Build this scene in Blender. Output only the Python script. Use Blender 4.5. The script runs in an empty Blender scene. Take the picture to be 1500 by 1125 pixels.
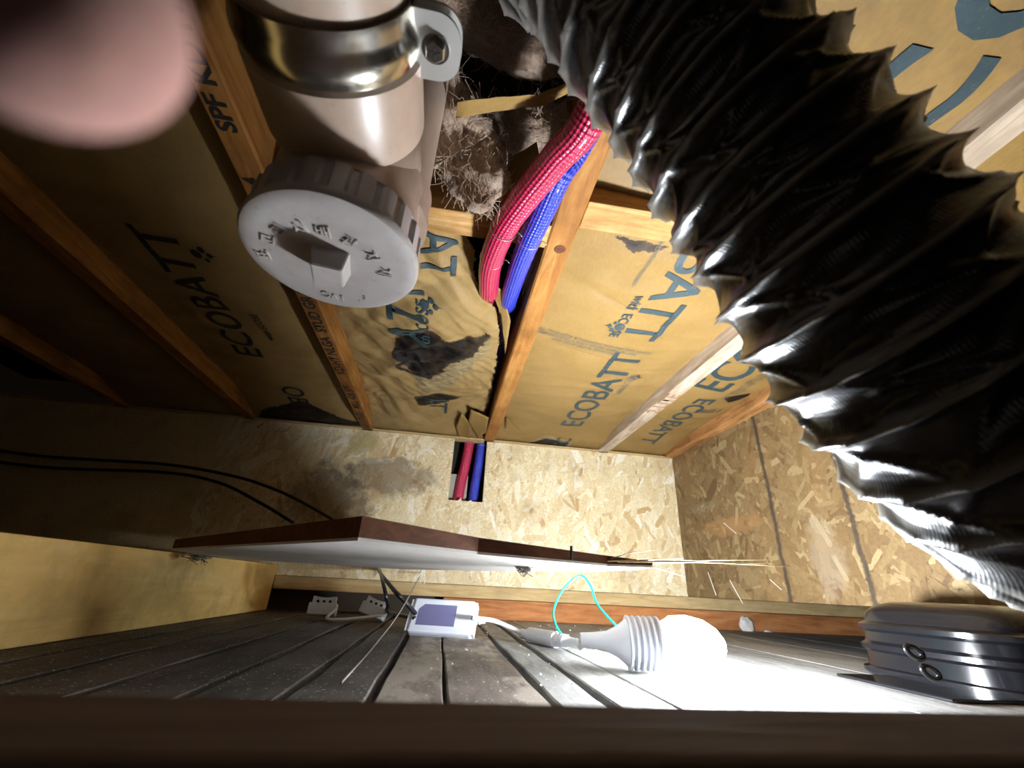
import bpy, bmesh, math, random
from mathutils import Vector, Matrix, noise
rnd = random.Random(7)
C = bpy.context.scene.collection
PI = math.pi

# ------------------------------------------------------------ camera
F = 625.0                                   # focal length in pixels of the 1500 px wide frame
AX = Vector((0.98679394, -0.10950706, 0.1193563))
AY = Vector((-0.15467241, -0.41818835, 0.89509494))
AZ = Vector((0.0481058, 0.90173538, 0.42960345))
cd = bpy.data.cameras.new('camera'); cam = bpy.data.objects.new('camera', cd); C.objects.link(cam)
cd.sensor_width = 36; cd.lens = 36 * F / 1500; cd.clip_start = .005; cd.clip_end = 50
cam.matrix_world = Matrix(((AX[0], AX[1], -AX[2], 0), (AY[0], AY[1], -AY[2], 0), (AZ[0], AZ[1], -AZ[2], 0), (0, 0, 0, 1)))
cd.dof.use_dof = True; cd.dof.focus_distance = .62; cd.dof.aperture_fstop = 7.0
bpy.context.scene.camera = cam

# ------------------------------------------------------------ world, light, exposure
w = bpy.data.worlds.new('world'); bpy.context.scene.world = w; w.use_nodes = True
w.node_tree.nodes['Background'].inputs[0].default_value = (1, .62, .42, 1)
w.node_tree.nodes['Background'].inputs[1].default_value = .003
LAMP_POWER = 830.0
LAMP_COL = (.86, .92, 1.0)
ld = bpy.data.lights.new('room_fill', 'AREA'); ld.shape = 'RECTANGLE'; ld.size = .5; ld.size_y = .3; ld.energy = .12; ld.color = (1, .84, .72)  # unseen fill added, standing in for dim warm light from the room below
lo = bpy.data.objects.new('room_fill', ld); C.objects.link(lo); lo.location = (-.1, -.35, -.5); lo.rotation_euler = (PI - .35, 0, 0)
vs = bpy.context.scene.view_settings
vs.view_transform = 'Standard'; vs.look = 'None'; vs.gamma = 1; vs.use_curve_mapping = False; vs.exposure = 0.0

# ------------------------------------------------------------ helpers
def ray(x, y):
    d = Vector((x - 750, 562.5 - y, F)); return Vector((AX.dot(d), AY.dot(d), AZ.dot(d)))
def at(x, y, ax, v):                        # the point of a real plane (axis ax = v) seen at a pixel
    r = ray(x, y); return r * (v / r[ax])
def dep(x, y, d): return ray(x, y) * (d / F)

def tag(o, label=None, cat=None, group=None, kind=None):
    if label: o['label'] = label
    if cat: o['category'] = cat
    if group: o['group'] = group
    if kind: o['kind'] = kind
    return o
def empty(name, loc, label=None, cat=None, group=None, kind=None):
    o = bpy.data.objects.new(name, None); C.objects.link(o); o.location = loc; o.empty_display_size = .02
    return tag(o, label, cat, group, kind)
def mesh(name, vs_, fs, mat, parent=None, smooth=False, loc=None):
    me = bpy.data.meshes.new(name); me.from_pydata([tuple(v) for v in vs_], [], fs); me.update()
    return link(name, me, mat, parent, smooth, loc)
def link(name, me, mat, parent=None, smooth=False, loc=None):
    o = bpy.data.objects.new(name, me); C.objects.link(o)
    if mat: me.materials.append(mat)
    if smooth: me.polygons.foreach_set('use_smooth', [True] * len(me.polygons))
    if parent:
        o.parent = parent
        if loc is None:                      # geometry written in world coordinates
            p = parent; off = Vector()
            while p: off += p.location; p = p.parent
            o.location = -off
        else: o.location = loc
    elif loc is not None: o.location = loc
    return o
def bmo(name, bm, mat, parent=None, smooth=False):
    me = bpy.data.meshes.new(name); bm.normal_update(); bm.to_mesh(me); bm.free()
    return link(name, me, mat, parent, smooth)
def rebase(o, p):                            # move the origin of a world-coordinate mesh to p
    p = Vector(p); o.data.transform(Matrix.Translation(-p)); o.location = o.location + p; return o
def add_box(bm, a, b, bev=0):
    a = Vector(a); b = Vector(b)
    m = Matrix.Translation((a + b) / 2) @ Matrix.Diagonal((*(b - a), 1))
    r = bmesh.ops.create_cube(bm, size=1, matrix=m)
    if bev:
        es = list({e for v in r['verts'] for e in v.link_edges})
        bmesh.ops.bevel(bm, geom=es, offset=bev, segments=2, affect='EDGES', profile=.5)
def box(name, a, b, mat, parent=None, bev=0):
    bm = bmesh.new(); add_box(bm, a, b, bev); return bmo(name, bm, mat, parent)
def frame_for(d):
    d = d.normalized(); u = Vector((0, 0, 1)) if abs(d.z) < .9 else Vector((1, 0, 0))
    a = d.cross(u).normalized(); return a, d.cross(a).normalized()
def spline(pts, n):
    pts = [Vector(p) for p in pts]; P = [2 * pts[0] - pts[1]] + pts + [2 * pts[-1] - pts[-2]]; out = []
    for i in range(1, len(P) - 2):
        for k in range(n):
            t = k / n; a, b, c, d = P[i - 1:i + 3]
            out.append(.5 * ((2 * b) + (c - a) * t + (2 * a - 5 * b + 4 * c - d) * t * t + (3 * b - a - 3 * c + d) * t ** 3))
    out.append(pts[-1]); return out
def sweep(path, rad, seg=12, closed_ends=True, uv=False, wob=None):
    """tube along path; rad = number or f(i, theta)"""
    vs_, fs = [], []; d0 = (path[1] - path[0]); a, b = frame_for(d0)
    n = len(path)
    for i, p in enumerate(path):
        d = (path[min(i + 1, n - 1)] - path[max(i - 1, 0)]).normalized()
        a = (a - d * a.dot(d)).normalized(); b = d.cross(a)
        for k in range(seg):
            th = 2 * PI * k / seg; r = rad(i, th) if callable(rad) else rad
            vs_.append(p + (a * math.cos(th) + b * math.sin(th)) * r)
    for i in range(n - 1):
        for k in range(seg):
            k2 = (k + 1) % seg; fs.append((i * seg + k, i * seg + k2, (i + 1) * seg + k2, (i + 1) * seg + k))
    if closed_ends: fs.append(tuple(range(seg))[::-1]); fs.append(tuple((n - 1) * seg + k for k in range(seg)))
    return vs_, fs
def uv_tube(o, n, seg, length):
    me = o.data; uvl = me.uv_layers.new(name='UVMap'); vi = [0] * len(me.loops); me.loops.foreach_get('vertex_index', vi)
    for p in me.polygons:
        ks = [vi[l] % seg for l in p.loop_indices]; wrap = max(ks) - min(ks) > seg / 2
        for l, k in zip(p.loop_indices, ks):
            kk = k + (seg if wrap and k < seg / 2 else 0)
            uvl.data[l].uv = (kk / seg, (vi[l] // seg) / n * length)
def tube(name, pts, r, mat, parent=None, n=8, seg=10):
    path = spline(pts, n) if len(pts) > 2 else [Vector(p) for p in pts]
    v, f = sweep(path, r, seg); return mesh(name, v, f, mat, parent, True)
def lathe(name, prof, origin, axis, mat, parent=None, seg=64, smooth=True, mod=None, cap=True):
    """prof: (distance along axis, radius)"""
    axis = Vector(axis).normalized(); a, b = frame_for(axis); o = Vector(origin); vs_, fs = [], []
    for i, (h, r) in enumerate(prof):
        for k in range(seg):
            th = 2 * PI * k / seg; rr = r * (mod(i, th) if mod else 1)
            vs_.append(o + axis * h + (a * math.cos(th) + b * math.sin(th)) * rr)
    for i in range(len(prof) - 1):
        for k in range(seg):
            k2 = (k + 1) % seg; fs.append((i * seg + k, i * seg + k2, (i + 1) * seg + k2, (i + 1) * seg + k))
    if cap: fs.append(tuple(range(seg))[::-1]); fs.append(tuple((len(prof) - 1) * seg + k for k in range(seg)))
    ob = mesh(name, vs_, fs, mat, parent, False)
    if smooth:
        ob.data.polygons.foreach_set('use_smooth', [True] * len(ob.data.polygons))
        ob.data.set_sharp_from_angle(angle=math.radians(38))
    return ob
def nz(x, y, z=0.0): return noise.noise(Vector((x, y, z)))
def sst(a, b, x):
    t = max(0, min(1, (x - a) / (b - a))); return t * t * (3 - 2 * t)

# ------------------------------------------------------------ materials
class N:
    def __init__(s, name):
        s.m = bpy.data.materials.new(name); s.m.use_nodes = True; s.t = s.m.node_tree; s.b = s.t.nodes['Principled BSDF']
    def n(s, typ, **k):
        x = s.t.nodes.new(typ)
        for a, v in k.items():
            if a.startswith('_'): setattr(x, a[1:], v)
            else: x.inputs[a.replace('__', ' ')].default_value = v
        return x
    def l(s, a, b): s.t.links.new(a, b)
    def set(s, **k):
        for a, v in k.items():
            s.b.inputs[a.replace('__', ' ')].default_value = v
        return s
    def noise(s, co, scale, detail=4, rough=.55, dist=0):
        x = s.n('ShaderNodeTexNoise', Scale=scale, Detail=detail, Roughness=rough, Distortion=dist)
        if co: s.l(co, x.inputs['Vector'])
        return x.outputs['Fac']
    def ramp(s, fac, stops, interp='LINEAR'):
        r = s.n('ShaderNodeValToRGB'); r.color_ramp.interpolation = interp; e = r.color_ramp.elements
        while len(e) < len(stops): e.new(.5)
        for q, (p, c) in zip(e, stops):
            q.position = p; q.color = (*c, 1) if not isinstance(c, (int, float)) else (c, c, c, 1)
        s.l(fac, r.inputs[0]); return r.outputs[0]
    def mix(s, f, a, b, mode='MIX'):
        x = s.n('ShaderNodeMix', _data_type='RGBA', _blend_type=mode)
        for q, v in ((x.inputs[0], f), (x.inputs[6], a), (x.inputs[7], b)):
            if isinstance(v, bpy.types.NodeSocket): s.l(v, q)
            elif isinstance(v, (int, float)): q.default_value = v
            else: q.default_value = (*v, 1)
        return x.outputs[2]
    def math(s, op, a, b=0.0, c=None):
        x = s.n('ShaderNodeMath', _operation=op)
        for q, v in zip(x.inputs, (a, b) if c is None else (a, b, c)):
            if isinstance(v, bpy.types.NodeSocket): s.l(v, q)
            else: q.default_value = v
        return x.outputs[0]
    def co(s, scale=(1, 1, 1), rot=(0, 0, 0), src='Object'):
        t = s.n('ShaderNodeTexCoord').outputs[src] if src != 'Position' else s.n('ShaderNodeNewGeometry').outputs['Position']
        m = s.n('ShaderNodeMapping'); m.inputs['Scale'].default_value = scale; m.inputs['Rotation'].default_value = rot
        s.l(t, m.inputs[0]); return m.outputs[0]
    def bump(s, h, strength=.3, dist=.002):
        x = s.n('ShaderNodeBump', Strength=strength, Distance=dist); s.l(h, x.inputs['Height']); s.l(x.outputs[0], s.b.inputs['Normal']); return s
    def col(s, c): s.l(c, s.b.inputs['Base Color']); return s
    def attr(s, name):
        x = s.n('ShaderNodeAttribute'); x.attribute_name = name; return x
def plain(name, c, rough=.6, metal=0, **k):
    m = N(name); m.set(Base__Color=(*c, 1), Roughness=rough, Metallic=metal, **k); return m
def wood(name, c1, c2, c3, ax='Y', rough=.7, dirt=.0, sc=1.0):
    m = N(name); s = {'X': (.12, 1, 1), 'Y': (1, .12, 1), 'Z': (1, 1, .12)}[ax]; s = tuple(v * sc for v in s)
    co = m.co(s, src='Position')
    g = m.noise(co, 60, 6, .6, 1.2); g2 = m.noise(m.co(tuple(v * .3 for v in s), src='Position'), 45, 3, .5, 2.5)
    c = m.ramp(g, [(.3, c1), (.5, c2), (.68, c3)])
    c = m.mix(m.ramp(g2, [(.4, 0), (.62, .55)]), c, c1)
    fl = m.noise(m.co((1, 1, 1), src='Position'), 9, 5, .65)
    c = m.mix(m.ramp(fl, [(.45, 0.0), (.75, dirt)]), c, tuple(v * .25 for v in c1))
    kn = m.n('ShaderNodeTexVoronoi', Scale=9.0); m.l(m.co(tuple(v * 1.5 for v in s), src='Position'), kn.inputs['Vector'])
    c = m.mix(m.ramp(kn.outputs['Distance'], [(.03, .75), (.075, 0)]), c, tuple(v * .35 for v in c1))
    m.col(c); m.set(Roughness=rough); m.b.inputs['Specular IOR Level'].default_value = .15; m.bump(g, .35, .0012); return m.m
M = {}
M['joist'] = wood('joist_pine', (.22, .085, .018), (.34, .15, .036), (.43, .21, .06), 'Y', dirt=.55)
M['joist_grey'] = wood('grey_joist', (.30, .22, .15), (.46, .36, .26), (.58, .48, .36), 'Y', dirt=.3)  # paler, greyer tone than the other joists
M['joist_x'] = wood('blocking_pine', (.34, .16, .045), (.52, .29, .10), (.66, .42, .18), 'X', dirt=.6)
M['beam'] = wood('tan_beam', (.66, .44, .15), (.78, .55, .20), (.84, .62, .27), 'Y', rough=.8, dirt=.55, sc=.5)
M['plate'] = wood('red_plate', (.22, .09, .03), (.38, .18, .06), (.50, .27, .10), 'Y', dirt=.6)
M['orange_beam'] = wood('orange_beam', (.30, .11, .035), (.48, .20, .07), (.56, .26, .10), 'X', dirt=.35)
M['tan_x'] = wood('tan_sill', (.42, .28, .12), (.55, .40, .19), (.64, .49, .26), 'X', dirt=.3)
M['edge'] = wood('brown_edge', (.07, .025, .009), (.12, .042, .016), (.16, .065, .026), 'X')
M['rim'] = wood('opening_rim', (.09, .065, .05), (.13, .10, .08), (.16, .12, .10), 'X', rough=.85)
def m_plank(name, base, dust):
    m = N(name); co = m.co((1, .15, 1), src='Position')
    g = m.noise(co, 70, 5, .6, .6); c = m.ramp(g, [(.35, tuple(v * .6 for v in base)), (.65, tuple(v * 1.25 for v in base))])
    d = m.noise(m.co((1, .4, 1), src='Position'), 14, 6, .62); c = m.mix(m.ramp(d, [(.47, 0), (.56, .85)]), c, dust)
    sp = m.noise(m.co(src='Position'), 260, 2, .5); c = m.mix(m.ramp(sp, [(.66, 0), (.7, .8)]), c, (.62, .6, .56))
    m.col(c); m.set(Roughness=.75); m.bump(g, .4, .001); return m.m
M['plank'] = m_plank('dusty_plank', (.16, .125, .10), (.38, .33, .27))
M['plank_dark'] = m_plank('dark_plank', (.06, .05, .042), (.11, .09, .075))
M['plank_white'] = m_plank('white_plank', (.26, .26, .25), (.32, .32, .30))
def m_osb(name, cols, streak=False, stain=None):
    m = N(name); a = m.attr('tint'); pos = m.co(src='Position')
    base = m.ramp(a.outputs['Fac'], cols)
    gr = m.noise(pos, 160, 4, .6, .4); base = m.mix(.35, base, m.ramp(gr, [(.3, .25), (.7, 1.0)]), 'MULTIPLY')
    sp = m.noise(pos, 95, 3, .7, 1.5); base = m.mix(m.ramp(sp, [(.64, 0), (.70, .7)]), base, (.16, .07, .025))
    bl = m.noise(pos, 5.5, 5, .65); base = m.mix(m.ramp(bl, [(.52, 0), (.7, .45)]), base, (.30, .17, .06))
    if stain:
        sx = m.n('ShaderNodeSeparateXYZ'); m.l(pos, sx.inputs[0])
        for (px, pz, rx, rz, am, colr) in stain:
            dx = m.math('MULTIPLY', m.math('SUBTRACT', sx.outputs['X' if not streak else 'Y'], px), 1 / rx)
            dz = m.math('MULTIPLY', m.math('SUBTRACT', sx.outputs['Z'], pz), 1 / rz)
            d = m.math('ADD', m.math('MULTIPLY', dx, dx), m.math('MULTIPLY', dz, dz))
            d = m.math('ADD', d, m.math('MULTIPLY', m.math('SUBTRACT', m.noise(pos, 22, 5, .7), .5), 3.2))
            base = m.mix(m.ramp(d, [(.35, am), (1.0, 0)]), base, colr)
    if streak:
        sx = m.n('ShaderNodeSeparateXYZ'); m.l(pos, sx.inputs[0])
        wig = m.math('MULTIPLY', m.math('SUBTRACT', m.noise(m.co((0, 0, 1), src='Position'), 14, 3, .6), .5), .02)
        for yy in (.992, .778):
            d = m.math('ABSOLUTE', m.math('SUBTRACT', m.math('ADD', sx.outputs['Y'], wig), yy))
            d = m.math('ADD', d, m.math('MULTIPLY', m.math('SUBTRACT', m.noise(pos, 120, 3, .6), .5), .010))
            base = m.mix(m.ramp(d, [(.0035, .9), (.0085, 0)]), base, (.035, .025, .018))
    m.col(base); m.set(Roughness=.62); m.bump(gr, .25, .0008); return m.m
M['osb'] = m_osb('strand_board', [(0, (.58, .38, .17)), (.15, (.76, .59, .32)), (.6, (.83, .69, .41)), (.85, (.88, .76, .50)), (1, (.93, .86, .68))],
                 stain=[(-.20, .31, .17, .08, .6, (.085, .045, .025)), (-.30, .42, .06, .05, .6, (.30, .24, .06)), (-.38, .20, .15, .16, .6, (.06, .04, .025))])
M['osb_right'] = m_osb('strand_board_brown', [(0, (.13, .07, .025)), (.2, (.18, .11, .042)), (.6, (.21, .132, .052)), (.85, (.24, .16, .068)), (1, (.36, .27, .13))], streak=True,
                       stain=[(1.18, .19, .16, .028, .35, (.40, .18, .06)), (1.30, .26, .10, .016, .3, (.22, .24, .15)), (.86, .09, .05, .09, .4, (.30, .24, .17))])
def m_paper(name, c1, c2):
    m = N(name); pos = m.co(src='Position')
    n1 = m.noise(pos, 7, 5, .6); c = m.ramp(n1, [(.3, c1), (.7, c2)])
    f = m.noise(m.co((1, .3, 1), src='Position'), 300, 2, .5); c = m.mix(.18, c, m.ramp(f, [(.3, .35), (.7, 1)]), 'MULTIPLY')
    a = m.attr('mask'); s = m.n('ShaderNodeSeparateColor'); m.l(a.outputs['Color'], s.inputs[0])
    jag = m.math('MULTIPLY', m.math('SUBTRACT', m.noise(pos, 38, 6, .75, .6), .5), .9)
    dirt = m.noise(pos, 12, 6, .7, .5)
    c = m.mix(m.math('MULTIPLY', s.outputs['Blue'], m.ramp(dirt, [(.35, 0), (.62, .9)])), c, (.13, .085, .045))
    fib = m.ramp(m.noise(m.co((.5, 2.0, 1), (0, 0, .5), src='Position'), 90, 4, .7, .5), [(.3, (.09, .06, .03)), (.55, (.27, .20, .10)), (.75, (.46, .37, .2))])
    c = m.mix(m.ramp(m.math('ADD', s.outputs['Green'], jag), [(.48, 0), (.52, 1)]), c, fib)
    st = m.math('ADD', s.outputs['Red'], jag)
    c = m.mix(m.ramp(st, [(.36, 0), (.42, .9), (.7, 1)]), c, m.mix(m.ramp(m.noise(pos, 30, 5, .7), [(.45, 0), (.7, 1)]), (.006, .005, .005), (.05, .032, .018)))
    m.col(c); m.set(Roughness=.55); m.b.inputs['Specular IOR Level'].default_value = .15
    m.bump(m.noise(pos, 45, 5, .6), .25, .003); return m.m
M['paper'] = m_paper('kraft_paper', (.27, .17, .06), (.36, .24, .095))
M['paper_clean'] = m_paper('kraft_paper_smooth', (.215, .13, .038), (.285, .175, .06))
def m_ink():
    m = N('teal_ink'); n = m.noise(m.co(src='Position'), 160, 4, .7)
    m.col(m.ramp(n, [(.30, (.11, .10, .06)), (.40, (.022, .042, .047)), (.7, (.016, .034, .042))])); m.set(Roughness=.6); return m.m
M['ink'] = m_ink()
M['ink_grey'] = plain('grey_ink', (.13, .11, .07), .7).m
M['stamp'] = plain('black_stamp', (.012, .010, .009), .8).m
def m_wool():
    m = N('mineral_wool'); pos = m.co((1, 1, .5), src='Position')
    n1 = m.noise(pos, 14, 6, .65, 1.0); c = m.ramp(n1, [(.28, (.12, .065, .032)), (.42, (.31, .19, .115)), (.58, (.46, .33, .23)), (.75, (.58, .46, .35))])
    f = m.noise(m.co((1, 1, .25), (.3, .4, .2), src='Position'), 220, 4, .7, 1.2); c = m.mix(.5, c, m.ramp(f, [(.3, .3), (.7, 1)]), 'MULTIPLY')
    m.col(c); m.set(Roughness=.95); m.b.inputs['Sheen Weight'].default_value = .4; m.bump(f, .8, .004); return m.m
M['wool'] = m_wool(); M['fibre'] = plain('wool_fibre', (.50, .38, .27), .9).m
def m_pvc(name, c1, c2):
    m = N(name); pos = m.co(src='Position'); n1 = m.noise(pos, 16, 6, .65); c = m.ramp(n1, [(.35, c1), (.6, c2)])
    d = m.noise(pos, 150, 3, .7); c = m.mix(m.ramp(d, [(.66, 0), (.72, .5)]), c, (.25, .16, .10))
    m.col(c); m.set(Roughness=.34); m.b.inputs['Subsurface Weight'].default_value = .08; m.b.inputs['Subsurface Radius'].default_value = (.006, .003, .002)
    m.bump(m.noise(pos, 60, 3, .5), .06, .001); return m.m
M['pvc'] = m_pvc('cream_pvc', (.35, .25, .185), (.43, .325, .25))
M['pvc_cap'] = m_pvc('cream_pvc_cap', (.38, .345, .32), (.47, .44, .425))
M['steel'] = plain('zinc_steel', (.62, .60, .55), .2, 1.0).m
def m_zinc():
    m = N('zinc_band'); n = m.noise(m.co(src='Position'), 30, 4, .6); m.col(m.ramp(n, [(.35, (.50, .46, .36)), (.65, (.66, .66, .64))]))
    m.set(Metallic=1.0); r = m.ramp(n, [(.3, .14), (.7, .28)]); m.l(r, m.b.inputs['Roughness']); return m.m
M['zinc'] = m_zinc(); M['ear'] = plain('zinc_ear', (.66, .64, .60), .42, .85).m
def m_duct():
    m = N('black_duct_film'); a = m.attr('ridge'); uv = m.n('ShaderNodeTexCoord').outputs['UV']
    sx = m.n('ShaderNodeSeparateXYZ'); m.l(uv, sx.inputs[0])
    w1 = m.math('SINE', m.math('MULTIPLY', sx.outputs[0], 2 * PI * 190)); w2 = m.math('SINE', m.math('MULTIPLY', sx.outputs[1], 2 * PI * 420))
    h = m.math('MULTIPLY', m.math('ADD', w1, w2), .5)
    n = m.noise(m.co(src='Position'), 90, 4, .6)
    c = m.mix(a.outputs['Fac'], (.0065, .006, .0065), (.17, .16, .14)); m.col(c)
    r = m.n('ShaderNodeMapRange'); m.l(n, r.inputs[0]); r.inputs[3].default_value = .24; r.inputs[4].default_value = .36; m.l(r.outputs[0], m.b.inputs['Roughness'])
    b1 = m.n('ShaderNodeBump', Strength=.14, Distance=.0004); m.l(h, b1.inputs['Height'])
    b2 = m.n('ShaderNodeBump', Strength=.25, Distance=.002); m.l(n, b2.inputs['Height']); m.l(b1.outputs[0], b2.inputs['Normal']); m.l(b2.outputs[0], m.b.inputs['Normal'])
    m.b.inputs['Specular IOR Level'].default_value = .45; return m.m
M['duct'] = m_duct()
def m_braid(name, c, dark, hi, nu, nv):
    m = N(name); uv = m.n('ShaderNodeTexCoord').outputs['UV']; sx = m.n('ShaderNodeSeparateXYZ'); m.l(uv, sx.inputs[0])
    a = m.math('MULTIPLY', sx.outputs[0], nu); b = m.math('MULTIPLY', sx.outputs[1], nv)
    s1 = m.math('SINE', m.math('MULTIPLY', m.math('ADD', a, b), 2 * PI)); s2 = m.math('SINE', m.math('MULTIPLY', m.math('SUBTRACT', a, b), 2 * PI))
    h = m.math('MULTIPLY', s1, s2); h = m.math('MULTIPLY_ADD', h, .5, .5)
    m.col(m.ramp(h, [(.05, dark), (.45, c), (.93, c), (1, hi)])); m.set(Roughness=.38); m.b.inputs['Coat Weight'].default_value = .4
    m.bump(h, .9, .0016); return m.m
M['red'] = m_braid('red_braid', (.52, .012, .07), (.16, .004, .02), (.95, .38, .48), 11, 95)
M['blue'] = m_braid('blue_braid', (.025, .045, .50), (.006, .010, .16), (.25, .32, .95), 11, 95)
M['white_pl'] = plain('white_plastic', (.74, .77, .84), .35).m
M['clear'] = plain('violet_label', (.17, .16, .30), .3).m
M['black_pl'] = plain('black_plastic', (.006, .006, .007), .16).m
M['black_cable'] = plain('black_cable', (.012, .012, .013), .4).m
M['white_cable'] = plain('white_cable', (.74, .76, .78), .4).m
M['green'] = plain('green_wire', (.01, .52, .38), .35).m
M['grey_cord'] = plain('grey_cord', (.30, .27, .23), .7).m
M['foam'] = plain('sealant', (.66, .60, .54), .6, Subsurface__Weight=.15).m
M['splinter'] = plain('pale_splinter', (.74, .58, .36), .7).m
M['splinter_dark'] = plain('brown_splinter', (.30, .16, .07), .7).m
M['glassf'] = plain('white_fibre', (.85, .85, .83), .5).m
M['web'] = plain('cobweb_dust', (.16, .14, .12), .9).m
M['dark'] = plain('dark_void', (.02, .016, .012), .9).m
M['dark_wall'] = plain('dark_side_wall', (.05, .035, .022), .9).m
M['twist'] = plain('steel_tie', (.55, .5, .45), .35, .8).m
M['greyboard'] = plain('grey_board', (.36, .33, .27), .8).m
M['white_card'] = plain('white_card', (.72, .70, .66), .8).m
def m_board():
    m = N('grey_board_face'); pos = m.co(src='Position'); n1 = m.noise(pos, 8, 5, .6); c = m.ramp(n1, [(.35, (.60, .56, .50)), (.65, (.72, .69, .64))])
    f = m.noise(m.co((.2, 1, 1), (0, 0, .4), src='Position'), 160, 4, .6); c = m.mix(.35, c, m.ramp(f, [(.3, .5), (.7, 1)]), 'MULTIPLY')
    m.col(c); m.set(Roughness=.8); m.bump(f, .3, .001); return m.m
M['board'] = m_board()
def m_skin():
    m = N('skin'); n = m.noise(m.co(src='Position'), 300, 4, .6); m.col(m.ramp(n, [(.3, (.27, .13, .10)), (.7, (.33, .17, .14))])); m.set(Roughness=.9)
    m.b.inputs['Subsurface Weight'].default_value = .3; m.b.inputs['Subsurface Radius'].default_value = (.004, .0015, .001); return m.m
M['skin'] = m_skin(); M['nail'] = plain('nail', (.75, .48, .42), .3).m

# ============================================================ SETTING
D, H, FL = 1.45, .46, -.09
JW = .038
XR, XL = .81, -1.6
# ---- walls of strand board: base + layered strands
def flakes(n, u0, u1, v0, v1, plane, mat, parent, skip=None, Lr=(.025, .095), seed=1, lean=.5):
    R = random.Random(seed); vs_, fs, tint = [], [], []
    for i in range(n):
        u, v = R.uniform(u0, u1), R.uniform(v0, v1)
        if skip and skip(u, v): continue
        L = R.uniform(*Lr) * (1 if R.random() < .8 else 1.5) / 2; W = L * R.uniform(.12, .32)
        an = R.gauss(PI / 2 - .2, lean) if R.random() < .7 else R.uniform(0, PI)
        ca, sa = math.cos(an), math.sin(an); off = .0002 + .0012 * i / n
        t = R.random(); t = t ** .8
        pts = [(-1, -.5), (-.85, -1), (0, -R.uniform(.8, 1.1)), (.8, -1), (1, -.3), (.9, .4), (.75, 1), (-.1, R.uniform(.8, 1.1)), (-.8, .9), (-1.05, .2)]
        k0 = len(vs_)
        for (a, b) in pts:
            a = a * L * R.uniform(.9, 1.08); b = b * W
            uu = min(max(u + a * ca - b * sa, u0), u1); vv = min(max(v + a * sa + b * ca, v0), v1)
            vs_.append((uu, D - off, vv) if plane == 'y' else (XR - off, uu, vv)); tint.append(t)
        f = tuple(range(k0, k0 + len(pts)))
        fs.append(f[::1] if plane == 'y' else f[::-1])
    o = mesh('strand_layer', vs_, fs, mat, parent); at_ = o.data.attributes.new('tint', 'FLOAT', 'POINT'); at_.data.foreach_set('value', tint)
    o['kind'] = 'stuff'; return o
def set_tint(o, v):
    a = o.data.attributes.new('tint', 'FLOAT', 'POINT'); a.data.foreach_set('value', [v] * len(o.data.vertices))
hx0, hx1, hz = .002, .116, .250             # the cut-out for the two hoses
bm = bmesh.new()
add_box(bm, (XL, D, 0), (hx0, D + .011, H)); add_box(bm, (hx1, D, 0), (XR, D + .011, H)); add_box(bm, (hx0, D, 0), (hx1, D + .011, hz))
wb = bmo('wall_back', bm, M['osb']); set_tint(wb, .35); tag(wb, kind='structure')
flakes(5200, -.75, XR, 0, H, 'y', M['osb'], wb, skip=lambda u, v: hx0 - .048 < u < hx1 + .048 and v > hz - .048, seed=3)
flakes(520, hx0 - .075, hx0 - .001, hz - .07, H, 'y', M['osb'], wb, Lr=(.010, .022), seed=4)
flakes(520, hx1 + .001, hx1 + .075, hz - .07, H, 'y', M['osb'], wb, Lr=(.010, .022), seed=5)
flakes(420, hx0 - .05, hx1 + .05, hz - .075, hz - .001, 'y', M['osb'], wb, Lr=(.010, .03), seed=6)
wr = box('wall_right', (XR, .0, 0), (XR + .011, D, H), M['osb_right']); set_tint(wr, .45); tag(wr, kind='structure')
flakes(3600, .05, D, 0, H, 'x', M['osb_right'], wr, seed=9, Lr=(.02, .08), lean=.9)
for (a, b) in (((1060, 766), (1078, 781)), ((1069, 850), (1088, 884)), ((1037, 838), (1049, 872)), ((1128, 849), (1145, 864))):
    p, q = at(*a, 0, XR - .003), at(*b, 0, XR - .007); mesh('splinter', *sweep([p, q], .0009, 5), M['glassf'], wr)
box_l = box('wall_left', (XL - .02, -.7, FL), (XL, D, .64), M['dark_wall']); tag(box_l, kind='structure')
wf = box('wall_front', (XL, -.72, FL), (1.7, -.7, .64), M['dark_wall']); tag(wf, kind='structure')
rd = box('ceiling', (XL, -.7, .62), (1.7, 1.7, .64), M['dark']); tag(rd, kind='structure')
# chamber behind the cut-out and the strip below the walls
rc = box('trim_1', (-.08, D + .075, .0), (.20, D + .085, .60), M['dark']); tag(rc, kind='structure')
sill = box('trim_2', (-.47, D + .001, -.036), (1.66, D + .03, -.001), M['tan_x'], bev=.002); tag(sill, kind='structure')
pl = box('trim_3', (-1.5, D - .012, H), (XR, D + .03, H + .006), M['tan_x'], bev=.001); tag(pl, kind='structure')
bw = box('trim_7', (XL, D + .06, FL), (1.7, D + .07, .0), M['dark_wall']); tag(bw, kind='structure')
tp = box('trim_4', (XR - .036, .0, H + .0005), (XR + .011, D - .013, H + .05), M['plate'], bev=.002); tag(tp, kind='structure')
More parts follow.
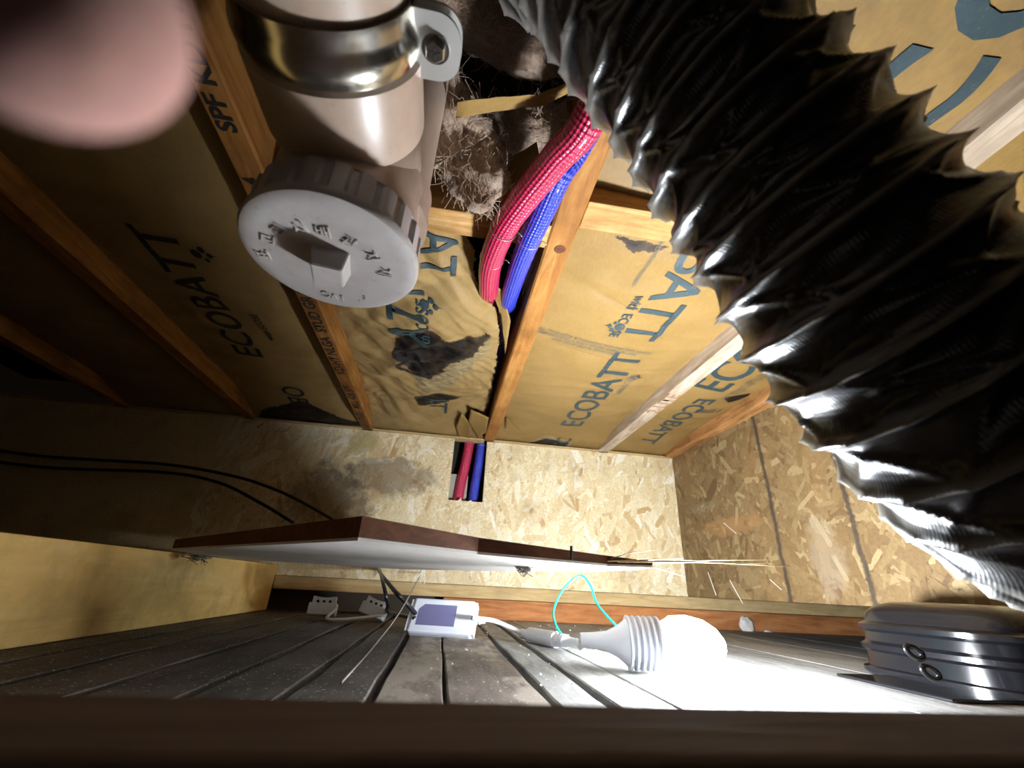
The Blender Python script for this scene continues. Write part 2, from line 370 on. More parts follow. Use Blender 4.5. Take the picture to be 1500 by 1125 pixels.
# ---- floor
flo = box('floor', (XL, .33, FL - .03), (1.7, D + .05, FL - .014), M['dark']); tag(flo, kind='structure')
gx = [-.62, -.545, -.48, -.41, -.34, -.262, -.185, -.112, -.042, .020, .118, .170, .226, .300, .47, .64, .82, 1.0, 1.2, 1.4, 1.66]
for i in range(len(gx) - 1):
    a, b = gx[i], gx[i + 1]; g = .009 if .09 < b < .2 or b < 0 else .004
    if i > 11: g = .0015
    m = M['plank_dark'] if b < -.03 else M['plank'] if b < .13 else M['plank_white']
    n = 14; vs_, fs = [], []; y0, y1 = .395 + rnd.uniform(-.004, .004), D + .03
    for k in range(n + 1):
        y = y0 + (y1 - y0) * k / n; j1, j2 = rnd.uniform(-.0012, .0012), rnd.uniform(-.0012, .0012); zt = FL + rnd.uniform(-.002, .0) if b < .2 else FL
        vs_ += [(a + j1, y, FL - .0139), (a + j1, y, zt - .0015), (a + j1 + .0015, y, zt), (b - g + j2 - .0015, y, zt), (b - g + j2, y, zt - .0015), (b - g + j2, y, FL - .0139)]
    for k in range(n):
        for q in range(5): fs.append((k * 6 + q, k * 6 + q + 1, k * 6 + q + 7, k * 6 + q + 6))
    fs += [tuple(range(6)), tuple(n * 6 + q for q in range(5, -1, -1))]
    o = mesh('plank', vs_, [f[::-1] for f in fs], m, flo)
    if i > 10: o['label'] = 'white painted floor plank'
# rim of the ceiling opening the camera looks out of
rim = box('trim_5', (-.75, .105, -.062), (.75, .150, -.030), M['rim'], bev=.003); tag(rim, kind='structure')
fl2 = box('trim_6', (-.75, .15, -.085), (.75, .36, -.075), M['rim']); tag(fl2, kind='structure')

# ---- long beams
tb = box('tan_beam', (-.51, .02, FL), (-.47, D - .001, .0272), M['beam'], bev=.002); rebase(tb, (-.49, .6, FL))
tag(tb, 'pale tan timber beam lying on edge along the dark left side, with brown stains', 'beam')
ob_ = box('bottom_beam', (.02, D - .012, FL), (1.64, D + .0, -.037), M['orange_beam'], bev=.002); rebase(ob_, (.8, D, FL))
tag(ob_, 'orange brown timber rail on the floor at the foot of the far strand board wall', 'beam')

# ---- joists
jl = {0: ('dim timber ceiling joist farthest left, lost in the dark', -1.06, 'joist'), 1: ('dark ceiling joist at left whose side shows as an orange streak', -.673, 'joist'),
      2: ('ceiling joist with a black stamped underside, running behind the white drain cap', -.295, 'joist'),
      3: ('orange brown ceiling joist with a round knot, beside the red and blue hoses', .1215, 'joist'),
      4: ('greyish ceiling joist with brown lettering, at its right end behind the black duct', .541, 'joist_grey')}
JX = {k: v[1] for k, v in jl.items()}
JO = {}
for k, (lab, x, mt) in jl.items():
    n = 60; vs_, fs = [], []; w = JW / 2
    for q in range(n + 1):
        y = -.68 + (D + .03 + .68) * q / n; j = .0007 * nz(y * 9, k * 7)
        vs_ += [(x - w + j, y, H + .15), (x - w + j, y, H + .003), (x - w + .003 + j, y, H), (x + w - .003 + j, y, H), (x + w + j, y, H + .003), (x + w + j, y, H + .15)]
    for q in range(n):
        for s in range(5): fs.append((q * 6 + s, q * 6 + s + 1, q * 6 + s + 7, q * 6 + s + 6))
        fs.append((q * 6 + 5, q * 6, q * 6 + 6, q * 6 + 11))
    fs += [tuple(range(5, -1, -1)), tuple(n * 6 + q for q in range(6))]
    o = mesh('ceiling_joist', vs_, fs, M[mt]); o.data.update(); rebase(o, (x, .4, H)); JO[k] = tag(o, lab, 'joist')
kn = at(820, 365, 2, H); o = lathe('wood_knot', [(0, .0095), (.0006, .0085), (.0007, .006), (.0003, .0045), (.0009, .003), (.001, .0001)], kn + Vector((0, 0, .0003)), (0, 0, -1), M['edge'], JO[3], 24)
# blocking
def block(x0, x1, y0, y1, lab):
    o = box('blocking', (x0, y0, H + .001), (x1, y1, H + .09), M['joist_x'], bev=.0015); rebase(o, ((x0 + x1) / 2, (y0 + y1) / 2, H)); return tag(o, lab, 'timber')
block(JX[3] + .019, JX[4] - .019, .385, .432, 'short pale pine blocking between the knotty joist and the black duct')
block(JX[2] + .019, JX[3] - .019, .436, .480, 'short pine blocking crossing behind the red and blue hoses')

# ============================================================ INSULATION PAPER
CREASE = [(.35, 9, .8), (1.1, 12, .7), (2.0, 10, .75), (2.7, 17, .45), (.75, 23, .35), (1.6, 31, .22), (2.35, 38, .18)]
def zpaper(bay, x, y):
    x0, x1 = bay['x']; u = (x - x0) / (x1 - x0); z = bay['z']
    z -= bay['sag'] * math.sin(PI * max(0, min(1, u)))
    z += bay['amp'] * .6 * (nz(x * 9, y * 6, bay['s']) + .5 * nz(x * 22, y * 14, bay['s']))
    if bay['cr']:
        for an, k, am in CREASE:
            q = (x * math.cos(an) + y * math.sin(an)) * k + 1.1 * nz(x * 4 + k, y * 4, an)
            w_n = max(0, .35 + 1.3 * nz(x * 6 + an, y * 6 - k, 4)); z += bay['cr'] * am * w_n * (abs(q % 1 - .5) * 2 - .5)
        z -= .020 * math.exp(-((x + .02) ** 2 / .012 + (y - .80) ** 2 / .05))
    else:
        q = nz(x * 5 + 1, y * 16, bay['s']); z += .0035 * (abs(q) * 2 - .4)
    for (cx, cy, cw, ch) in bay.get('folds', ()):   # long creases
        z += ch * math.exp(-((y - cy - (x - cx) * cw) / .006) ** 2) * math.exp(-((x - cx) / .08) ** 2)
    t = sst(1.24, 1.43, y); z = z * (1 - t) + (H + .010 + .004 * nz(x * 20, y * 20)) * t
    return max(z, H - .012)
def poly_in(p, poly):
    c = False; j = len(poly) - 1
    for i in range(len(poly)):
        a, b = poly[i], poly[j]
        if (a[1] > p[1]) != (b[1] > p[1]) and p[0] < (b[0] - a[0]) * (p[1] - a[1]) / (b[1] - a[1]) + a[0]: c = not c
        j = i
    return c
def pdist(p, poly):
    d = 9
    for i in range(len(poly)):
        a = Vector(poly[i]); b = Vector(poly[(i + 1) % len(poly)]); e = b - a; t = max(0, min(1, (Vector(p) - a).dot(e) / e.dot(e))); d = min(d, (Vector(p) - a - e * t).length)
    return d if poly_in(p, poly) else -d
def pxpoly(pts, z=.485): return [tuple(at(x, y, 2, z)[:2]) for x, y in pts]
def paper(bay, y0, y1, step, mat, parent, edge=None, stains=(), fibs=(), dirt=None, name='paper_facing'):
    x0, x1 = bay['x']; nx = int((x1 - x0) / step); ny = int((y1 - y0) / step); idx = {}; vs_, fs, mk = [], [], []
    for j in range(ny + 1):
        y = y0 + (y1 - y0) * j / ny
        for i in range(nx + 1):
            x = x0 + (x1 - x0) * i / nx
            if edge and not edge(x, y): continue
            idx[i, j] = len(vs_); vs_.append((x, y, zpaper(bay, x, y)))
            s = max([0] + [max(0, min(1, .5 + pdist((x, y), P) / wd)) for P, wd in stains]); g = max([0] + [max(0, min(1, .5 + pdist((x, y), P) / wd)) for P, wd in fibs])
            mk.append((s, g, dirt(x, y) if dirt else 0.0, 1))
    for j in range(ny):
        for i in range(nx):
            q = [(i, j), (i, j + 1), (i + 1, j + 1), (i + 1, j)]
            if all(k in idx for k in q): fs.append(tuple(idx[k] for k in q))
    o = mesh(name, vs_, fs, mat, parent, True); a = o.data.color_attributes.new('mask', 'FLOAT_COLOR', 'POINT')
    a.data.foreach_set('color', [c for m in mk for c in m]); return o
bays = {
    'L': dict(x=(JX[0] + .019, JX[1] - .019), z=.500, sag=.012, amp=.006, s=31, cr=0),
    'A': dict(x=(JX[1] + .019, JX[2] - .019), z=.502, sag=.014, amp=.007, s=5, cr=0),
    'B': dict(x=(JX[2] + .0195, JX[3] - .0195), z=.510, sag=.012, amp=.010, s=9, cr=.020),
    'C': dict(x=(JX[3] + .0195, JX[4] - .0195), z=.494, sag=.014, amp=.004, s=14, cr=0, folds=((.28, .62, .45, .006), (.25, .80, .2, .003), (.42, .86, -.1, .003))),
    'D': dict(x=(JX[4] + .0195, XR - .037), z=.494, sag=.012, amp=.005, s=22, cr=0)}
def batt(loc, lab): return empty('insulation_batt', loc, lab, 'insulation')
bL = batt((-.9, .8, .50), 'brown papered insulation batt in the darkest bay at far left')
paper(bays['L'], -.4, D, .02, M['paper'], bL)
bA = batt((-.48, .8, .50), 'shadowed insulation batt with dark print left of the stamped joist')
paper(bays['A'], -.4, D, .008, M['paper'], bA, stains=[(pxpoly([(385, 600), (440, 592), (500, 612), (545, 622), (380, 612)], .475), .03)])
# the crumpled batt: right edge leaves a gap for the hoses
eb = [(.482, -.035), (.54, .0), (.60, .004), (.66, .030), (.72, .062), (.80, .076), (1.0, .088), (1.2, .096), (1.5, .1)]
def edgeB(x, y):
    for (a, xa), (b, xb) in zip(eb, eb[1:]):
        if a <= y <= b: return x < xa + (xb - xa) * (y - a) / (b - a) + .006 * nz(y * 40, 3) + .003 * nz(y * 120, 5)
    return False
bB = batt((-.08, .9, .50), 'torn and crumpled insulation batt with a black scorched patch, beside the hoses')
P_black = pxpoly([(585, 492), (620, 482), (655, 498), (700, 500), (715, 495), (690, 520), (655, 535), (628, 560), (600, 548), (578, 520)])
P_fib = pxpoly([(600, 500), (700, 500), (722, 505), (690, 545), (655, 575), (620, 580), (590, 545)])
P_b2 = pxpoly([(605, 590), (640, 586), (675, 592), (640, 600), (612, 600)], .48)
paper(bays['B'], .482, D, .0035, M['paper'], bB, edge=edgeB, stains=[(P_black, .05), (P_b2, .03)], fibs=[(P_fib, .04), (P_b2, .04)],
      dirt=lambda x, y: .5 * (1 - sst(-.25, -.03, x)) + .1)
bC = batt((.33, .8, .49), 'smooth printed insulation batt between the knotty joist and the grey joist')
paper(bays['C'], .433, D, .006, M['paper_clean'], bC,
      stains=[(pxpoly([(775, 648), (800, 642), (832, 648), (825, 658), (785, 656)], .472), .022), (pxpoly([(905, 345), (925, 350), (980, 358), (960, 362), (925, 360)], .49), .03)],
      fibs=[(pxpoly([(765, 650), (800, 638), (838, 646), (830, 662), (780, 660)], .472), .03)])
bC2 = batt((.33, .1, .49), 'printed insulation batt at top right behind the black duct, in front of the short blocking')
bn = dict(bays['C']); bn['s'] = 40; bn['amp'] = .009
paper(bn, -.4, .384, .008, M['paper_clean'], bC2, dirt=lambda x, y: .5)
bD = batt((.68, .7, .49), 'printed insulation batt between the grey joist and the right wall')
paper(bays['D'], -.3, D, .007, M['paper_clean'], bD, stains=[(pxpoly([(1062, 583), (1075, 580), (1100, 578), (1085, 590), (1068, 592)], .485), .022)])

# ---- printed lettering on the paper
def text_mesh(s, size, bold=.012, spacing=1.0):
    cu = bpy.data.curves.new('t', 'FONT'); cu.body = s; cu.size = size; cu.offset = bold * size; cu.align_x = 'CENTER'; cu.align_y = 'CENTER'; cu.resolution_u = 4; cu.space_character = spacing
    o = bpy.data.objects.new('t', cu); C.objects.link(o); bpy.context.view_layer.update()
    me = bpy.data.meshes.new_from_object(o.evaluated_get(bpy.context.evaluated_depsgraph_get())); bpy.data.objects.remove(o); bpy.data.curves.remove(cu); return me
def refine(me, mx, extra=None):
    bm = bmesh.new(); bm.from_mesh(me)
    if extra: extra(bm)
    for _ in range(7):
        bmesh.ops.triangulate(bm, faces=bm.faces[:]); es = [e for e in bm.edges if e.calc_length() > mx]
        if not es: break
        bmesh.ops.subdivide_edges(bm, edges=es, cuts=1)
    return bm
def blob(bm, cx, cy, rx, ry, rot=0):
    vs_ = [bm.verts.new((cx + rx * math.cos(t) * math.cos(rot) - ry * math.sin(t) * math.sin(rot), cy + rx * math.cos(t) * math.sin(rot) + ry * math.sin(t) * math.cos(rot), 0)) for t in [2 * PI * k / 18 for k in range(18)]]
    bm.faces.new(vs_)
def flower(s):                              # the small mark of round petals beside the print
    def f(bm):
        blob(bm, 0, s * .9, s * .75, s * .6); blob(bm, -s * .9, 0, s * .38, s * .3); blob(bm, s * .9, 0, s * .5, s * .4); blob(bm, 0, -s * .6, s * .5, s * .34); blob(bm, 0, -s * .9, s * .08, s * .6)
    return f
def printed(bay, parent, s, px, size, rd, mat='ink', z=None, spacing=1.0, bold=.012, extra=None, stretch=1.0, tilt=0, off=.0013):
    """rd = +1 reads away from the camera (letters up = +x), -1 towards it"""
    me = text_mesh(s, size, bold, spacing) if s else bpy.data.meshes.new('t'); bm = refine(me, .012, extra)
    c = at(*px, 2, z or bay['z'] - .008); ct, st = math.cos(tilt), math.sin(tilt)
    for v in bm.verts:
        a, b = v.co.x * stretch, v.co.y; a, b = a * ct - b * st, a * st + b * ct
        x, y = c.x + rd * b, c.y + rd * a; x = min(max(x, bay['x'][0] + .001), bay['x'][1] - .001); v.co = (x, y, zpaper(bay, x, y) - off)
    o = bmo('printed_lettering', bm, M[mat], parent); bpy.data.meshes.remove(me); return o
A_, B_, C_, D_ = bays['A'], bays['B'], bays['C'], bays['D']
printed(C_, bC, 'ECOBATT', (1026, 374), .108, 1, z=.486, stretch=1.05)
printed(C_, bC, 'with ECOSE', (916, 462), .028, 1, z=.486, bold=.02)
printed(C_, bC, '', (898, 474), .03, 1, z=.486, extra=flower(.012))
printed(C_, bC, 'ECOBATT', (873, 578), .098, -1, z=.486, stretch=1.12)
printed(C_, bC, '', (932, 552), .03, -1, z=.486, extra=flower(.012))
printed(C_, bC, 'with ECOSE', (917, 562), .024, -1, 'ink_grey', z=.486)
printed(C_, bC, 'EC', (825, 645), .07, -1, z=.476)
printed(C_, bC, 'ADHESIVE NOT REQUIRED', (949, 383), .010, 1, 'ink_grey', z=.486)
printed(C_, bC, 'INSTALL THIS SIDE TOWARDS THE HEATED SPACE\nKEEP FACING AWAY FROM OPEN FLAME\nDO NOT LEAVE EXPOSED', (860, 502), .013, 1, 'ink_grey', z=.486, tilt=1.45)
printed(D_, bD, 'ECOBATT', (985, 618), .075, 1, z=.484, stretch=1.15)
printed(D_, bD, 'ECOBATT', (1150, 490), .125, -1, z=.484)
printed(D_, bD, '|||||||| |', (1038, 602), .03, 1, 'ink', z=.484, tilt=PI / 2)
printed(D_, bD, 'FIRE HAZARD - READ WARNINGS\nBEFORE USE - KEEP DRY', (1100, 560), .014, -1, 'ink_grey', z=.484)
printed(bn, bC2, 'ECO', (1370, 120), .17, -1, z=.486)
printed(A_, bA, 'ECOBATT', (312, 447), .092, -1, 'stamp', z=.49, stretch=1.05)
printed(A_, bA, 'OB', (430, 582), .085, 1, 'stamp', z=.48)
printed(A_, bA, 'with ECOSE', (385, 480), .022, -1, 'stamp', z=.49)
printed(A_, bA, '', (300, 372), .03, -1, 'stamp', z=.49, extra=flower(.014))
printed(B_, bB, 'ATT', (598, 458), .112, -1, z=.495, off=.0022)
printed(B_, bB, 'OB', (604, 532), .112, -1, 'stamp', z=.495, off=.0022)
printed(B_, bB, 'with ECOSE', (622, 478), .036, -1, z=.49, off=.0022)
printed(B_, bB, '', (632, 447), .03, -1, z=.49, extra=flower(.015), off=.0022)
printed(B_, bB, 'AT', (640, 372), .085, 1, z=.49, off=.0022)
printed(B_, bB, 'LT', (640, 602), .075, 1, z=.475, off=.0022)
# stamps on the joists
def stamp(jk, s, y, size, z_off=.0006, side=None, mat='stamp', bold=.03):
    me = text_mesh(s, size, bold); bm = bmesh.new(); bm.from_mesh(me); x = JX[jk]
    for v in bm.verts:
        a, b = v.co.x, v.co.y; v.co = (x - b, y - a, H - z_off) if side is None else (x + side * (JW / 2 + .0006), y + side * a * -1, H + .018 + b)
    o = bmo('printed_stamp', bm, M[mat], JO[jk]); bpy.data.meshes.remove(me); return o
for k, (s, y) in enumerate((('SPF KD HT', .30), ('S-DRY 2x4', .50), ('STUD GRADE', .72), ('KD-HT NLGA', .92), ('MILL 428 SPF', 1.16), ('S-P-F STUD', 1.35))): stamp(2, s, y, .030, bold=.03)
stamp(4, '2-LITE', .98, .050, mat='splinter_dark', bold=.01)
stamp(4, 'KD-HT', 1.15, .030, mat='splinter_dark', bold=.0)

# ============================================================ OBJECTS
# ---- drain pipe: horizontal run, tee with clean-out cap, riser
PX, PY, PZ = -.107, .273, .318
dp = empty('drain_pipe', (PX, PY, PZ), 'cream plastic drain pipe hanging at top left, with a down-facing clean-out and riser', 'pipe')
R1 = .053
lathe('horizontal_pipe', [(0, R1 - .002), (.33, R1 - .002)], (PX, .16, PZ), (0, -1, 0), M['pvc'], dp, 72)
lathe('pipe_socket', [(0, R1 - .0015), (.0, R1 + .003), (.003, R1 + .004), (.052, R1 + .0045), (.055, R1 + .002), (.055, R1 - .0015)], (PX, PY - .045, PZ), (0, -1, 0), M['pvc'], dp, 72)
# tee body: horizontal barrel closed by a rounded back, blended into the vertical barrel
def tee():
    bm = bmesh.new(); sg = 56
    def ring_tube(p0, ax, prof):
        a, b = frame_for(Vector(ax)); rows = []
        for h, r in prof:
            rows.append([bm.verts.new(Vector(p0) + Vector(ax) * h + (a * math.cos(2 * PI * k / sg) + b * math.sin(2 * PI * k / sg)) * r) for k in range(sg)])
        for r0, r1 in zip(rows, rows[1:]):
            for k in range(sg): bm.faces.new((r0[k], r0[(k + 1) % sg], r1[(k + 1) % sg], r1[k]))
        bm.faces.new(rows[0][::-1]); bm.faces.new(rows[-1])
    ring_tube((PX, PY, PZ), (0, -1, 0), [(-.030, R1 * .7), (-.02, R1), (.05, R1 + .001)])
    return bm
bmo('tee_barrel', tee(), M['pvc'], dp, True)
lathe('clean_out_neck', [(-.010, R1 - .006), (-.006, R1 + .002), (.0, R1 + .0035), (.03, R1 + .004), (.044, R1 + .0045), (.05, R1 + .0065), (.073, R1 + .0065)], (PX, PY, PZ - .012), (0, 0, -1), M['pvc'], dp, 72)
lathe('riser_pipe', [(0, .0545), (.022, .0560), (.024, .0520), (.30, .0515)], (PX + .006, PY + .020, PZ - .02), (0, 0, 1), M['pvc'], dp, 72)
lathe('riser_collar', [(0, .0535), (.001, .0565), (.012, .0565), (.013, .0535)], (PX + .006, PY + .020, PZ - .035), (0, 0, 1), M['pvc'], dp, 72)
# cap
CZ = PZ - .099; RC = .0625
def capmod(i, th):
    if i in (2, 3):
        q = (th * 22 / (2 * PI)) % 1; return 1.0 if q < .55 else .955
    return 1.0
cap = lathe('clean_out_cap', [(.0, R1 + .006), (.0005, RC * .975), (.001, RC), (.026, RC), (.0265, RC + .0015), (.031, RC + .002), (.0335, RC + .0005), (.0350, RC - .0035), (.0352, RC - .010), (.0348, RC * .55), (.0348, .014), (.0348, .0005)], (PX, PY, CZ + .034), (0, 0, -1), M['pvc_cap'], dp, 176, mod=capmod)
capz = CZ + .034 - .0348
bm = bmesh.new(); rot = math.radians(8)
v1 = [Vector((sx * .0136, sy * .0136, 0)) for sx, sy in ((-1, -1), (1, -1), (1, 1), (-1, 1))]; v2 = [v * .80 for v in v1]
vv = [bm.verts.new(Matrix.Rotation(rot, 3, 'Z') @ v + Vector((PX, PY, capz + .001))) for v in v1] + [bm.verts.new(Matrix.Rotation(rot, 3, 'Z') @ v + Vector((PX, PY, capz - .0155))) for v in v2]
for f in ((0, 1, 5, 4), (1, 2, 6, 5), (2, 3, 7, 6), (3, 0, 4, 7), (4, 5, 6, 7)): bm.faces.new([vv[k] for k in f])
bmesh.ops.bevel(bm, geom=bm.edges[:], offset=.0007, segments=2, affect='EDGES'); bmesh.ops.recalc_face_normals(bm, faces=bm.faces[:])
bmo('square_plug', bm, M['pvc_cap'], cap)
def raised(s, ang, rad, size):
    cu = bpy.data.curves.new('t', 'FONT'); cu.body = s; cu.size = size; cu.extrude = .0008; cu.align_x = 'CENTER'; cu.align_y = 'CENTER'; cu.resolution_u = 3
    o = bpy.data.objects.new('t', cu); C.objects.link(o); bpy.context.view_layer.update()
    me = bpy.data.meshes.new_from_object(o.evaluated_get(bpy.context.evaluated_depsgraph_get())); bpy.data.objects.remove(o)
    # letters lie on the underside, tops outwards; seen from below +x right, -y up
    up = Vector((math.cos(ang), math.sin(ang), 0)); rt = Vector((0, 0, -1)).cross(up) * -1
    c = Vector((PX, PY, capz - .0004)) + up * rad
    for v in me.vertices: v.co = c + rt * v.co.x + up * v.co.y + Vector((0, 0, -v.co.z))
    me.update(); return link('raised_lettering', me, M['pvc_cap'], cap)
for ch, px in (('표', (388, 372)), ('고', (395, 350)), ('리', (412, 337)), ('시', (440, 334)), ('배', (474, 340)), ('관', (511, 354)), ('자', (543, 375)), ('재', (562, 398))):
    p = at(*px, 2, capz); d = Vector((p.x - PX, p.y - PY)); raised(ch, math.atan2(d.y, d.x), min(d.length, .051), .0125)
for ch, px in (('V', (490, 436)), ('G', (478, 434)), ('1', (503, 440)), ('r', (538, 440)), ("'", (530, 444))):
    p = at(*px, 2, capz); d = Vector((p.x - PX, p.y - PY)); o = raised(ch, math.atan2(d.y, d.x), min(d.length, .047), .011)
# ---- pipe clamp
y0, y1 = .142, .186
pc = empty('pipe_clamp', (PX, (y0 + y1) / 2, PZ), 'shiny zinc-plated pipe clamp with bolted ears around the cream drain pipe', 'clamp')
w_ = y1 - y0; rr = R1 - .0015
lathe('clamp_band', [(0, rr), (0, rr + .003), (.004, rr + .0035), (w_ * .22, rr + .0035), (w_ * .30, rr + .0041), (w_ * .38, rr + .0054), (w_ * .46, rr + .0060), (w_ * .54, rr + .0060), (w_ * .62, rr + .0054), (w_ * .70, rr + .0041), (w_ * .78, rr + .0035), (w_ - .004, rr + .0035), (w_, rr + .003), (w_, rr)], (PX, y0, PZ), (0, 1, 0), M['zinc'], pc, 96, cap=False)
def ear(z, name):
    bm = bmesh.new(); x0, x1 = PX + rr + .001, PX + rr + .032; pts = [(x0, y0 + .002)]
    r = .015
    for k in range(9): t = -PI / 2 + PI / 2 * k / 8; pts.append((x1 - r + r * math.cos(t), y0 + .002 + r + r * math.sin(t)))
    for k in range(9): t = PI / 2 * k / 8; pts.append((x1 - r + r * math.cos(t), y1 - .002 - r + r * math.sin(t)))
    pts.append((x0, y1 - .002))
    f = bm.faces.new([bm.verts.new((x, y, z)) for x, y in pts]); e = bmesh.ops.extrude_face_region(bm, geom=[f])
    bmesh.ops.translate(bm, vec=(0, 0, .0022), verts=[v for v in e['geom'] if isinstance(v, bmesh.types.BMVert)]); bmesh.ops.recalc_face_normals(bm, faces=bm.faces[:])
    return bmo(name, bm, M['ear'], pc)
ear(PZ - .006, 'clamp_ear'); ear(PZ + .004, 'clamp_ear')
bx, by = PX + rr + .016, (y0 + y1) / 2
bo = lathe('bolt_head', [(0, .0068), (.0045, .0068), (.0055, .0060), (.0055, .0001)], (bx, by, PZ - .0062), (0, 0, -1), M['steel'], pc, 6, smooth=False)
lathe('bolt_washer', [(0, .009), (.0012, .009)], (bx, by, PZ - .006), (0, 0, -1), M['steel'], bo, 28)
for k in (0, 1):
    d = .0032; a, b = ((-d, -.0006), (d, .0006)) if k else ((-.0006, -d), (.0006, d))
    box('cross_slot', (bx + a[0], by + a[1], PZ - .0121), (bx + b[0], by + b[1], PZ - .0112), M['dark'], bo)
lathe('bolt_shank', [(0, .004), (.022, .004)], (bx, by, PZ - .006), (0, 0, 1), M['steel'], pc, 14)

# ---- flexible duct
dpx = [((800, -170), .31), ((870, -80), .298), ((942, 20), .288), ((1040, 137), .28), ((1134, 262), .27), ((1226, 383), .26), ((1324, 500), .252), ((1440, 608), .245), ((1570, 705), .25)]
dpts = [Vector((-.06, -.36, .36)), Vector((-.03, -.12, .372))] + [dep(*p, d) for p, d in dpx] + [Vector((.50, .26, .055)), Vector((.66, .36, .05))]
path0 = spline(dpts, 60)
cum = [0.0]
for a, b in zip(path0, path0[1:]): cum.append(cum[-1] + (b - a).length)
Ld = cum[-1]; RD = .069; NP = 16; pitch = .029; NS = int(Ld / pitch * NP); path = []; j = 0
for i in range(NS + 1):
    s = Ld * i / NS
    while j < len(cum) - 2 and cum[j + 1] < s: j += 1
    path.append(path0[j].lerp(path0[j + 1], (s - cum[j]) / max(1e-9, cum[j + 1] - cum[j])))
SG = 144; ridge = []
def duct_r(i, th):
    ph = i / NP - th / (2 * PI); n_ = math.floor(ph); t = ph - n_
    q = 4 * t * (1 - t); sag = q ** .55
    cs, sn = math.cos(th), math.sin(th)
    RD = .0645 + .0185 * sst(.40, .75, i / NS)
    rn = (math.sin(n_ * 12.9898) * 43758.5453) % 1
    def crest(k, sl, ph_, wd):
        u_ = ((th + t * sl) * k / (2 * PI) + ph_ + .35 * nz(cs * 1.2, sn * 1.2, n_ * 2.3)) % 1
        return math.exp(-((u_ - .5) / wd) ** 2)
    wr = crest(5, .9, rn, .07) - .3; wr2 = crest(7, -.7, rn * 3.7, .08) - .3
    r = RD * (1 + .012 * nz(cs * 1.5, sn * 1.5, i / NP * .4)) - .0108 * sag + .0038 * sag * wr + .0020 * q * wr2
    ridge.append(max(0.0, 1 - min(t, 1 - t) / .09)); return r
v, f = sweep(path, duct_r, SG, False)
fd = empty('flexible_duct', tuple(path[len(path) // 2]), 'large black glossy ribbed flexible duct curving down the right side', 'duct')
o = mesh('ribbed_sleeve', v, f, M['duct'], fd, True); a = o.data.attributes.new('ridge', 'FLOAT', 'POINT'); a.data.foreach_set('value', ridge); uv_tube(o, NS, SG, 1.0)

# ---- black fan housing lower right
fcx, fcy = .76, .58; fh = empty('fan_housing', (fcx, fcy, FL), 'glossy black ribbed plastic fan housing on the white floor at lower right', 'fan')
def sq(i, th):
    return (abs(math.cos(th)) ** 4 + abs(math.sin(th)) ** 4) ** -.25
prof = [(0, .118), (.004, .122), (.010, .122), (.012, .116), (.030, .114), (.034, .119), (.040, .119), (.044, .113), (.056, .112), (.060, .117), (.066, .117), (.070, .110), (.082, .106), (.092, .095), (.098, .075), (.099, .055), (.098, .0005)]
lathe('housing_body', prof, (fcx, fcy, FL), (0, 0, 1), M['black_pl'], fh, 96, mod=sq)
for px_ in ((1338, 955), (1362, 985)):
    p = at(*px_, 1, fcy - .119); path_ = [p + Vector((.008 * math.cos(t) - .004 * math.sin(t), -.001, .006 * math.sin(t))) for t in [2 * PI * q / 16 for q in range(17)]]
    mesh('mounting_slot', *sweep(path_, .0028, 8, False), M['black_pl'], fh, True)
bm = bmesh.new(); add_box(bm, (fcx - .20, fcy - .10, FL + .0005), (fcx - .10, fcy + .05, FL + .004), .0012); bmo('mounting_flange', bm, M['black_pl'], fh)

# ---- hoses
def uv_arc(o, pa, seg):
    me = o.data; uvl = me.uv_layers.new(name='UVMap'); vi = [0] * len(me.loops); me.loops.foreach_get('vertex_index', vi); cu = [0.0]
    for a, b in zip(pa, pa[1:]): cu.append(cu[-1] + (b - a).length)
    for p in me.polygons:
        ks = [vi[l] % seg for l in p.loop_indices]; wrap = max(ks) - min(ks) > seg / 2
        for l, k in zip(p.loop_indices, ks): uvl.data[l].uv = ((k + (seg if wrap and k < seg / 2 else 0)) / seg, cu[vi[l] // seg])
def hose(name, pts, r, mat, lab, n=14):
    pa = spline(pts, n); L = sum((b - a).length for a, b in zip(pa, pa[1:])); e = empty(name, tuple(pts[2]), lab, 'hose')
    v, f = sweep(pa, lambda i, th: r * (1 + .012 * math.sin(i * 1.7)), 32); o = mesh('braided_sleeve', v, f, mat, e, True); uv_arc(o, pa, 32); return e
def tie(e, c, d, r, name='wire_tie'):
    a, b = frame_for(d); p = [c + (a * math.cos(t) + b * math.sin(t)) * (r + .0008) for t in [2 * PI * k / 20 for k in range(21)]]
    p += [p[-1] + a * .004, p[-1] + a * .008 + b * .004]
    mesh(name, *sweep(p, .0007, 6), M['twist'], e, True)
RH = .0175
rp = [Vector((.14, .02, .52)), Vector((.12, .14, .47)), at(868, 165, 2, .425), at(815, 232, 2, .424), at(770, 288, 2, .424), at(738, 335, 2, .430), at(719, 385, 2, .447), at(716, 425, 2, .480), Vector((.04, .75, .535)), Vector((.055, 1.2, .56)), Vector((.060, 1.42, .545)), Vector((.058, 1.478, .50)), Vector((.050, 1.484, .40)), Vector((.036, 1.486, .28)), Vector((.030, 1.486, .14))]
hr = hose('red_hose', rp, RH, M['red'], 'red braided hose running from the black duct down beside the knotty joist')
bp = [Vector((.155, .06, .54)), Vector((.14, .18, .50)), at(852, 205, 2, .462) + Vector((0, 0, 0)), at(820, 255, 2, .440), at(795, 310, 2, .436), at(774, 355, 2, .440), at(757, 400, 2, .460), at(745, 440, 2, .490), Vector((.085, .80, .545)), Vector((.093, 1.2, .57)), Vector((.098, 1.43, .55)), Vector((.099, 1.482, .50)), Vector((.095, 1.486, .40)), Vector((.086, 1.488, .28)), Vector((.080, 1.488, .14))]
hb = hose('blue_hose', bp, .0158, M['blue'], 'blue braided hose running behind the red hose beside the knotty joist')
